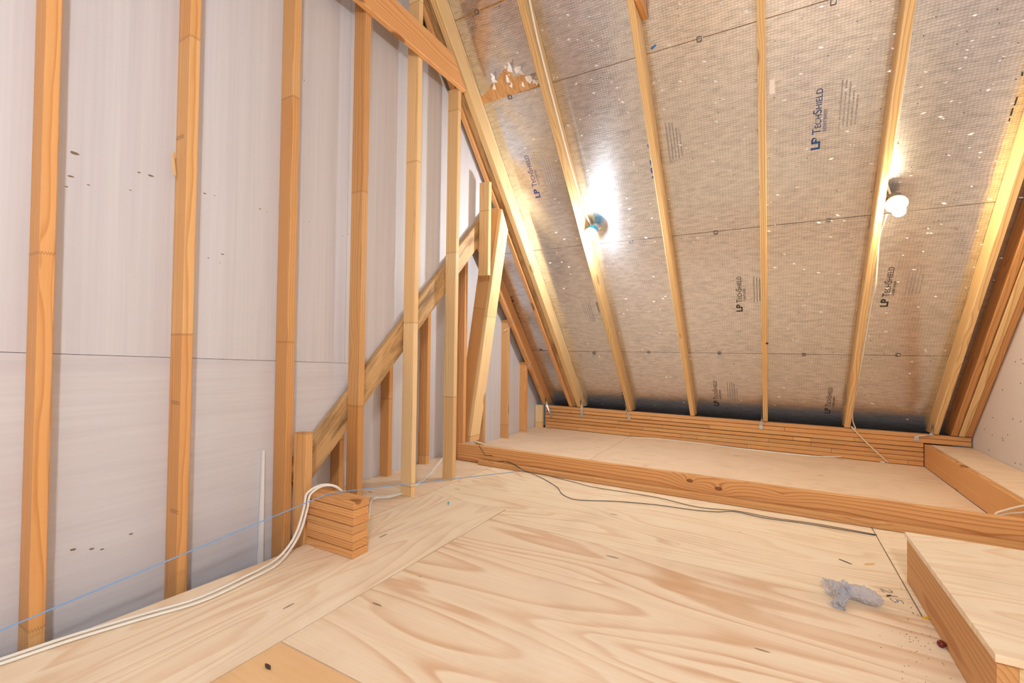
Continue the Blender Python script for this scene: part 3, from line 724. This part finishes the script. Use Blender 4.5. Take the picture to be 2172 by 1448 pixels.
def stamp(a, b, mat, fine=True, fine_right=1):
    """brand print: baseline from photo point a to b"""
    A, B = on_foil(*a), on_foil(*b); L = (B-A).dot(ALONG); sgn = 1 if L > 0 else -1
    xd = ALONG*sgn; up = Vector((-sgn, 0, 0)); L = abs(L); par = panel_of(A)
    m1 = text_mesh('LP', bold=0.035); w1 = width_of(m1); m2 = text_mesh('TechShield', bold=0.004); w2 = width_of(m2)
    l1, l2 = L*0.21, L*0.73; cap = L*0.125
    place_print(m1, A, xd, up, l1/w1, cap/0.70, mat, par, 'printed_logo')
    place_print(m2, A+xd*(L*0.27), xd, up, l2/w2, cap/0.72, mat, par, 'printed_name')
    m3 = text_mesh('RADIANT BARRIER'); w3 = width_of(m3)
    place_print(m3, A+xd*(L*0.30)-up*(cap*0.62), xd, up, L*0.36/w3, cap*0.38/0.7, mat, par, 'printed_tagline')
    if fine:
        vs, fs = [], []
        for k in range(5):
            y0 = -(cap*2.1+k*cap*0.44)*1.0; x = L*0.28+k*0.004; end = L*(0.98-0.02*k) if k < 3 else L*(0.85-0.1*(k-3))
            while x < end:
                wd = random.uniform(0.010, 0.030); hh = cap*0.15
                q = [xd*x+up*y0, xd*(x+wd)+up*y0, xd*(x+wd)+up*(y0+hh), xd*x+up*(y0+hh)]
                n0 = len(vs); vs += [v-NRM*0.0006 for v in q]; fs.append((n0, n0+1, n0+2, n0+3)); x += wd+0.005
        o = mesh_obj('fine_print', vs, fs, 'greyink'); o.location = A; o.parent = par; o['kind'] = 'stuff'
stamp((1738, 317), (1743, 187), 'blue')
stamp((1147, 419), (1119, 329), 'navy')
stamp((1397, 376), (1385, 264), 'blue')
stamp((1264, 621), (1281, 683), 'black')
stamp((1079, 629), (1101, 684), 'black', False)
stamp((1575, 661), (1572, 586), 'black')
stamp((1882, 651), (1897, 566), 'black')
stamp((1760, 877), (1768, 822), 'black')
stamp((1525, 861), (1520, 808), 'black')
stamp((1330, 847), (1321, 802), 'black', False)
def patch(name, pts, mat, off, parent):
    P = [on_foil(x, y, off) for x, y in pts]; c = sum(P, Vector())/len(P)
    vs = [p-c for p in P]+[p-c+NRM*0.001 for p in P]; n = len(P)
    o = mesh_obj(name, vs, [tuple(range(n)), tuple(range(2*n-1, n-1, -1))]+[(i, (i+1) % n, n+(i+1) % n, n+i) for i in range(n)], mat)
    o.location = c; o.parent = parent; return o
par = panel_of(on_foil(1070, 180))
patch('bare_patch', [(1013, 224), (1020, 205), (1032, 196), (1042, 178), (1052, 176), (1058, 160), (1070, 146), (1082, 148), (1090, 165), (1104, 160), (1120, 160), (1132, 166), (1143, 172), (1143, 183), (1100, 197), (1060, 210)], 'osb', 0.0015, par)
patch('tape_scrap', [(1380, 101), (1391, 93), (1392, 98), (1388, 101), (1384, 105), (1381, 106)], 'tape', 0.0015, panel_of(on_foil(1385, 95)))
patch('paper_label', [(1632, 170), (1643, 168), (1644, 198), (1632, 201)], 'white', 0.0015, panel_of(on_foil(1638, 185)))
patch('paper_label', [(2100, 526), (2119, 525), (2116, 543), (2098, 541)], 'white', 0.0015, panel_of(on_foil(2108, 535)))
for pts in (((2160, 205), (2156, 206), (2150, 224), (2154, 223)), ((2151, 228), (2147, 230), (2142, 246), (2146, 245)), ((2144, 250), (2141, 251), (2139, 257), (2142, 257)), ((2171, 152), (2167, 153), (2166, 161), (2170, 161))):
    patch('painted_gap', pts, 'black', 0.0015, panel_of(on_foil(2150, 225)))  # flat black patches, painting the dark inside the gaps at the rafter
# pencil figures on the plywood and mill marks on the studs
fp = bpy.data.objects['plywood_panel.004']
a_, b_ = on_floor(1864, 1246), on_floor(1893, 1276); xd = (b_-a_).normalized(); up_ = Vector((-xd.y, xd.x, 0))
m_ = text_mesh('215'); w_ = width_of(m_); L_ = (b_-a_).length
o = place_print(m_, a_, xd, up_, L_/w_, L_*0.36/0.7, 'greyink', None, 'pencil_figures'); o.parent = fp; o.matrix_parent_inverse = fp.matrix_world.inverted() if False else Matrix.Translation(-fp.location)
def mill_mark(px, py, y0, par_name):
    st = bpy.data.objects[par_name]; a_ = on_y(px, py, y0-0.0004)
    m_ = text_mesh('CCCC'); w_ = width_of(m_)
    for v in m_.vertices: v.co.z = 0
    o = place_print(m_, a_, Vector((1, 0, 0)), Vector((0, 0, 1)), 0.058/w_, 0.013/0.7, 'gouge', None, 'mill_mark')
    bpy.context.view_layer.update(); o.parent = st; o.matrix_parent_inverse = st.matrix_world.inverted()
for (px, py, y0, nm) in ((374, 298, 0.908, 'wall_stud.002'), (364, 856, 0.908, 'wall_stud.002'), (362, 1085, 0.908, 'wall_stud.002'), (54, 897, 0.513, 'wall_stud.001')): mill_mark(px, py, y0, nm)
# torn curls of foil round the bare patch
for i, (x, y, s, a) in enumerate(((1092, 150, .055, .3), (1080, 152, .05, 1.1), (1100, 152, .04, -.4), (1050, 175, .05, 1.4), (1049, 190, .035, 1.0), (1078, 175, .04, 1.3), (1084, 185, .03, .8), (1115, 168, .05, .1), (1122, 176, .04, .7), (1130, 172, .035, -.3), (1136, 178, .04, .4), (1110, 184, .03, 1.2), (1070, 143, .03, .2))):
    s *= 1.5; c = on_foil(x, y, 0.003); d = Vector((math.cos(a), 0, 0))+ALONG*math.sin(a); e = NRM.cross(d)
    vs, fs = [], []
    for k in range(4):
        t = k/3; wv = s*(0.55-0.4*t)*random.uniform(0.7, 1.2)
        p = d*(s*t*0.9)-NRM*(s*0.55*t*t)+e*random.uniform(-.1, .1)*s
        vs += [p-e*wv*0.5, p+e*wv*0.5]
    for k in range(3): fs.append((2*k, 2*k+1, 2*k+3, 2*k+2))
    o = mesh_obj('foil_curl', vs, fs, 'fleck'); o.location = c; o.parent = par
# punched-up flecks all over the foil
vs, fs = [], []; rng = random.Random(3)
for i in range(520):
    px, py = rng.uniform(960, 2172), rng.uniform(0, 890)
    p = on_foil(px, py, 0.002)
    if not (XL+0.05 < p.x < XR-0.02): continue
    s = rng.choice((0.005, 0.006, 0.008, 0.010, 0.014)); a = rng.uniform(-.5, .5)
    d = Vector((math.cos(a), 0, 0))+ALONG*math.sin(a); e = NRM.cross(d)
    n0 = len(vs); h = NRM*rng.uniform(0.001, 0.005)
    vs += [p-d*s, p+e*s*0.4-h, p+d*s-h, p-e*s*0.35]; fs.append((n0, n0+1, n0+2, n0+3))
o = mesh_obj('foil_flecks', vs, fs, 'fleck', ceil); o['kind'] = 'stuff'
vs, fs = [], []
for i in range(170):                     # tips of roofing nails
    px, py = rng.uniform(960, 2172), rng.uniform(0, 890); p = on_foil(px, py, 0.001)
    if not (XL+0.05 < p.x < XR-0.02): continue
    s = 0.0028; n0 = len(vs)
    vs += [p+Vector((s, 0, 0)), p+ALONG*s, p-Vector((s, 0, 0)), p-ALONG*s, p-NRM*0.009]
    fs += [(n0, n0+1, n0+4), (n0+1, n0+2, n0+4), (n0+2, n0+3, n0+4), (n0+3, n0, n0+4)]
o = mesh_obj('nail_tips', vs, fs, 'dark', ceil); o['kind'] = 'stuff'

# ================================================================== SMALL THINGS
# crumpled clear plastic wrap
def wrap_mat():
    t = NT('clear crumpled plastic'); t.b.inputs['Base Color'].default_value = (0.60, 0.62, 0.70, 1)
    t.b.inputs['Roughness'].default_value = 0.12; t.b.inputs['Alpha'].default_value = 0.55
    t.b.inputs['Specular IOR Level'].default_value = 0.8
    c = t.n('TexCoord'); t.bump(t.noise(c.outputs['Object'], 120.0, 3, 0.7), 0.9, 0.004)
    return t.m
M['wrap'] = wrap_mat()
pw = tag(empty('plastic_wrap', on_floor(1815, 1285)), 'crumpled clear plastic wrap lying on the plywood near the box', 'plastic wrap')
from mathutils import noise as mnoise
def crumple(name, a, b, prof, squash, amp, frq, seed, open_end=False):
    n, k = 40, 30; vs, fs = [], []; d = (b-a); L = d.length; d.normalize(); u = d.cross(Vector((0, 0, 1))).normalized()
    for i in range(k+1):
        f = i/k*(len(prof)-1); q = min(int(f), len(prof)-2); r = prof[q]+(prof[q+1]-prof[q])*(f-q)
        for j in range(n):
            an = 2*math.pi*j/n
            p = a+d*(L*i/k)+u*math.cos(an)*r+Vector((0, 0, math.sin(an)*r*squash))
            t = mnoise.turbulence(p*frq+Vector((seed, 0, 0)), 3, True)-0.5
            p += (u*math.cos(an)+Vector((0, 0, math.sin(an))))*t*amp
            p.z = max(p.z, 0.001); vs.append(p-a)
    for i in range(k):
        for j in range(n): fs.append((i*n+j, i*n+(j+1) % n, (i+1)*n+(j+1) % n, (i+1)*n+j))
    if not open_end:
        fs.append(tuple(range(n-1, -1, -1))); fs.append(tuple(k*n+j for j in range(n)))
    o = mesh_obj(name, vs, fs, 'wrap', None, False); o.location = a
    o.parent = pw; o.matrix_parent_inverse = Matrix.Translation(-pw.location)
Z = lambda x, y, z: on_floor(x, y)+Vector((0, 0, z))
crumple('wrap_body', Z(1792, 1264, 0.030), Z(1874, 1291, 0.024), [0.014, 0.026, 0.032, 0.034, 0.034, 0.033, 0.030, 0.024, 0.012], 0.8, 0.011, 60, 1.0)
crumple('wrap_tail', Z(1800, 1266, 0.030), Z(1776, 1292, 0.012), [0.012, 0.015, 0.018, 0.021, 0.022], 0.7, 0.022, 60, 5.0, True)
crumple('wrap_fan', Z(1806, 1264, 0.034), Z(1752, 1262, 0.034), [0.012, 0.018, 0.025, 0.032, 0.036], 0.6, 0.022, 55, 9.0, True)

def chip(name, px, py, dx, dy, mat, label, cat, w_=0.006, z=0.003):
    a_, b_ = on_floor(px-dx/2, py-dy/2, z), on_floor(px+dx/2, py+dy/2, z)
    m_ = (a_+b_)/2; e = (b_-a_); e2 = Vector((-e.y, e.x, 0)).normalized()*w_
    P = [a_, a_.lerp(b_, .3)+e2*0.8, a_.lerp(b_, .7)+e2, b_, a_.lerp(b_, .6)-e2*0.9, a_.lerp(b_, .25)-e2*0.6]
    vs = [p-m_ for p in P]+[p-m_-Vector((0, 0, z)) for p in P]; n = 6
    o = mesh_obj(name, vs, [tuple(range(n)), tuple(range(2*n-1, n-1, -1))]+[(i, (i+1) % n, n+(i+1) % n, n+i) for i in range(n)], mat); o.location = m_
    return tag(o, label, cat)
chip('wood_sliver', 1793, 1190, 28, 11, 'dark', 'dark thin wood sliver on the plywood beyond the plastic wrap', 'sliver', 0.0022)
chip('wood_chip', 1844, 1195, 24, -2, 'pale', 'pale oval wood chip on the plywood beyond the plastic wrap', 'chip', 0.008)
chip('chalk_stick', 1964, 1308, 17, 2, 'yellow', 'short yellow crayon stub lying against the raised box', 'crayon', 0.004, 0.007)
chip('dead_insect', 568, 1411, 12, 10, 'dark', 'small dark dead insect on the orange plywood', 'insect', 0.005, 0.006)
chip('bark_flake', 1885, 1262, 10, -2, 'dark', 'small dark flake next to the plastic wrap end', 'flake', 0.003)
lathe('red_berry', [(0.002, 0.0), (0.008, 0.002), (0.011, 0.008), (0.0105, 0.014), (0.006, 0.019), (0.001, 0.020)], on_floor(1997, 1372), (0, 0, 1), 'red')
tag(bpy.data.objects['red_berry'], 'dark red bead on the dusty plywood beside the raised box', 'bead')
lathe('screw', [(0.0015, 0.0), (0.0025, 0.012), (0.005, 0.014), (0.006, 0.018), (0.003, 0.019)], on_floor(951, 1071), (0, 0, 1), 'bluebox', sides=10)
tag(bpy.data.objects['screw'], 'small blue screw head standing on the plywood strip', 'screw')
rng = random.Random(5)
vs, fs = [], []
for i in range(150):                     # sawdust and grit by the box
    p = on_floor(rng.gauss(1965, 45), rng.gauss(1330, 70), 0.0)
    if p.x > 0.455: continue
    s = rng.uniform(0.001, 0.003); n0 = len(vs); a = rng.uniform(0, 6.28); d = Vector((math.cos(a), math.sin(a), 0))*s; e = Vector((-d.y, d.x, 0))*0.5
    vs += [p-d, p-e, p+d, p+e, p+Vector((0, 0, 0.0018))]
    fs += [(n0, n0+1, n0+4), (n0+1, n0+2, n0+4), (n0+2, n0+3, n0+4), (n0+3, n0, n0+4)]
o = mesh_obj('floor_grit', vs, fs, 'dark'); tag(o, 'scattered dark grit on the plywood beside the raised box', 'grit', None, 'stuff')
# foam strip leaning beside the stud, green membrane, gouges in the foam
o = slab('foam_strip', [(1.272, -0.30), (1.300, -0.30), (1.292, on_x(574, 955, -2.0).z), (1.287, on_x(574, 955, -2.0).z)], 'x', -2.036, -2.022, 'white'); tag(o, 'thin white strip standing on the foam beside a tall stud', 'strip')
gp = [on_x(x, y, -2.031) for x, y in ((884, 14), (905, 30), (925, 72), (904, 62), (887, 46))]
o = slab('green_membrane', [(p.y, p.z) for p in gp], 'x', -2.034, -2.028, 'green'); tag(o, 'scrap of green membrane behind the collar tie end', 'membrane')
for (x, y, r) in ((157, 325, .011), (149, 374, .008), (141, 396, .005), (188, 392, .004), (295, 366, .005), (320, 373, .009), (276, 403, .004), (434, 410, .006), (456, 415, .004), (551, 443, .005), (566, 450, .003), (472, 539, .006), (442, 547, .004), (466, 557, .003), (153, 1166, .008), (193, 1164, .007), (216, 1165, .006), (278, 1132, .006), (645, 170, .004), (655, 470, .003), (739, 497, .004), (741, 770, .004), (727, 500, .003)):
    p = on_x(x, y, WALL_X); P = []
    for k in range(6):
        a = k*math.pi/3; q = r*random.uniform(0.5, 1.1); P.append((p.y+math.cos(a)*q*1.3, p.z+math.sin(a)*q*0.55))
    slab('foam_gouge', P, 'x', WALL_X-0.001, WALL_X+0.0012, 'gouge', wl)
# nail heads on the right wall board
for i in range(26):
    y, z = random.uniform(3.9, 4.85), random.uniform(0.2, 0.9)
    if y*SN+z*CS > D0+0.05: continue
    lathe('nail_head', [(0.004, 0), (0.004, 0.0015), (0.001, 0.002)], (RIGHT_X, y, z), (-1, 0, 0), 'dark', wrt, 8)
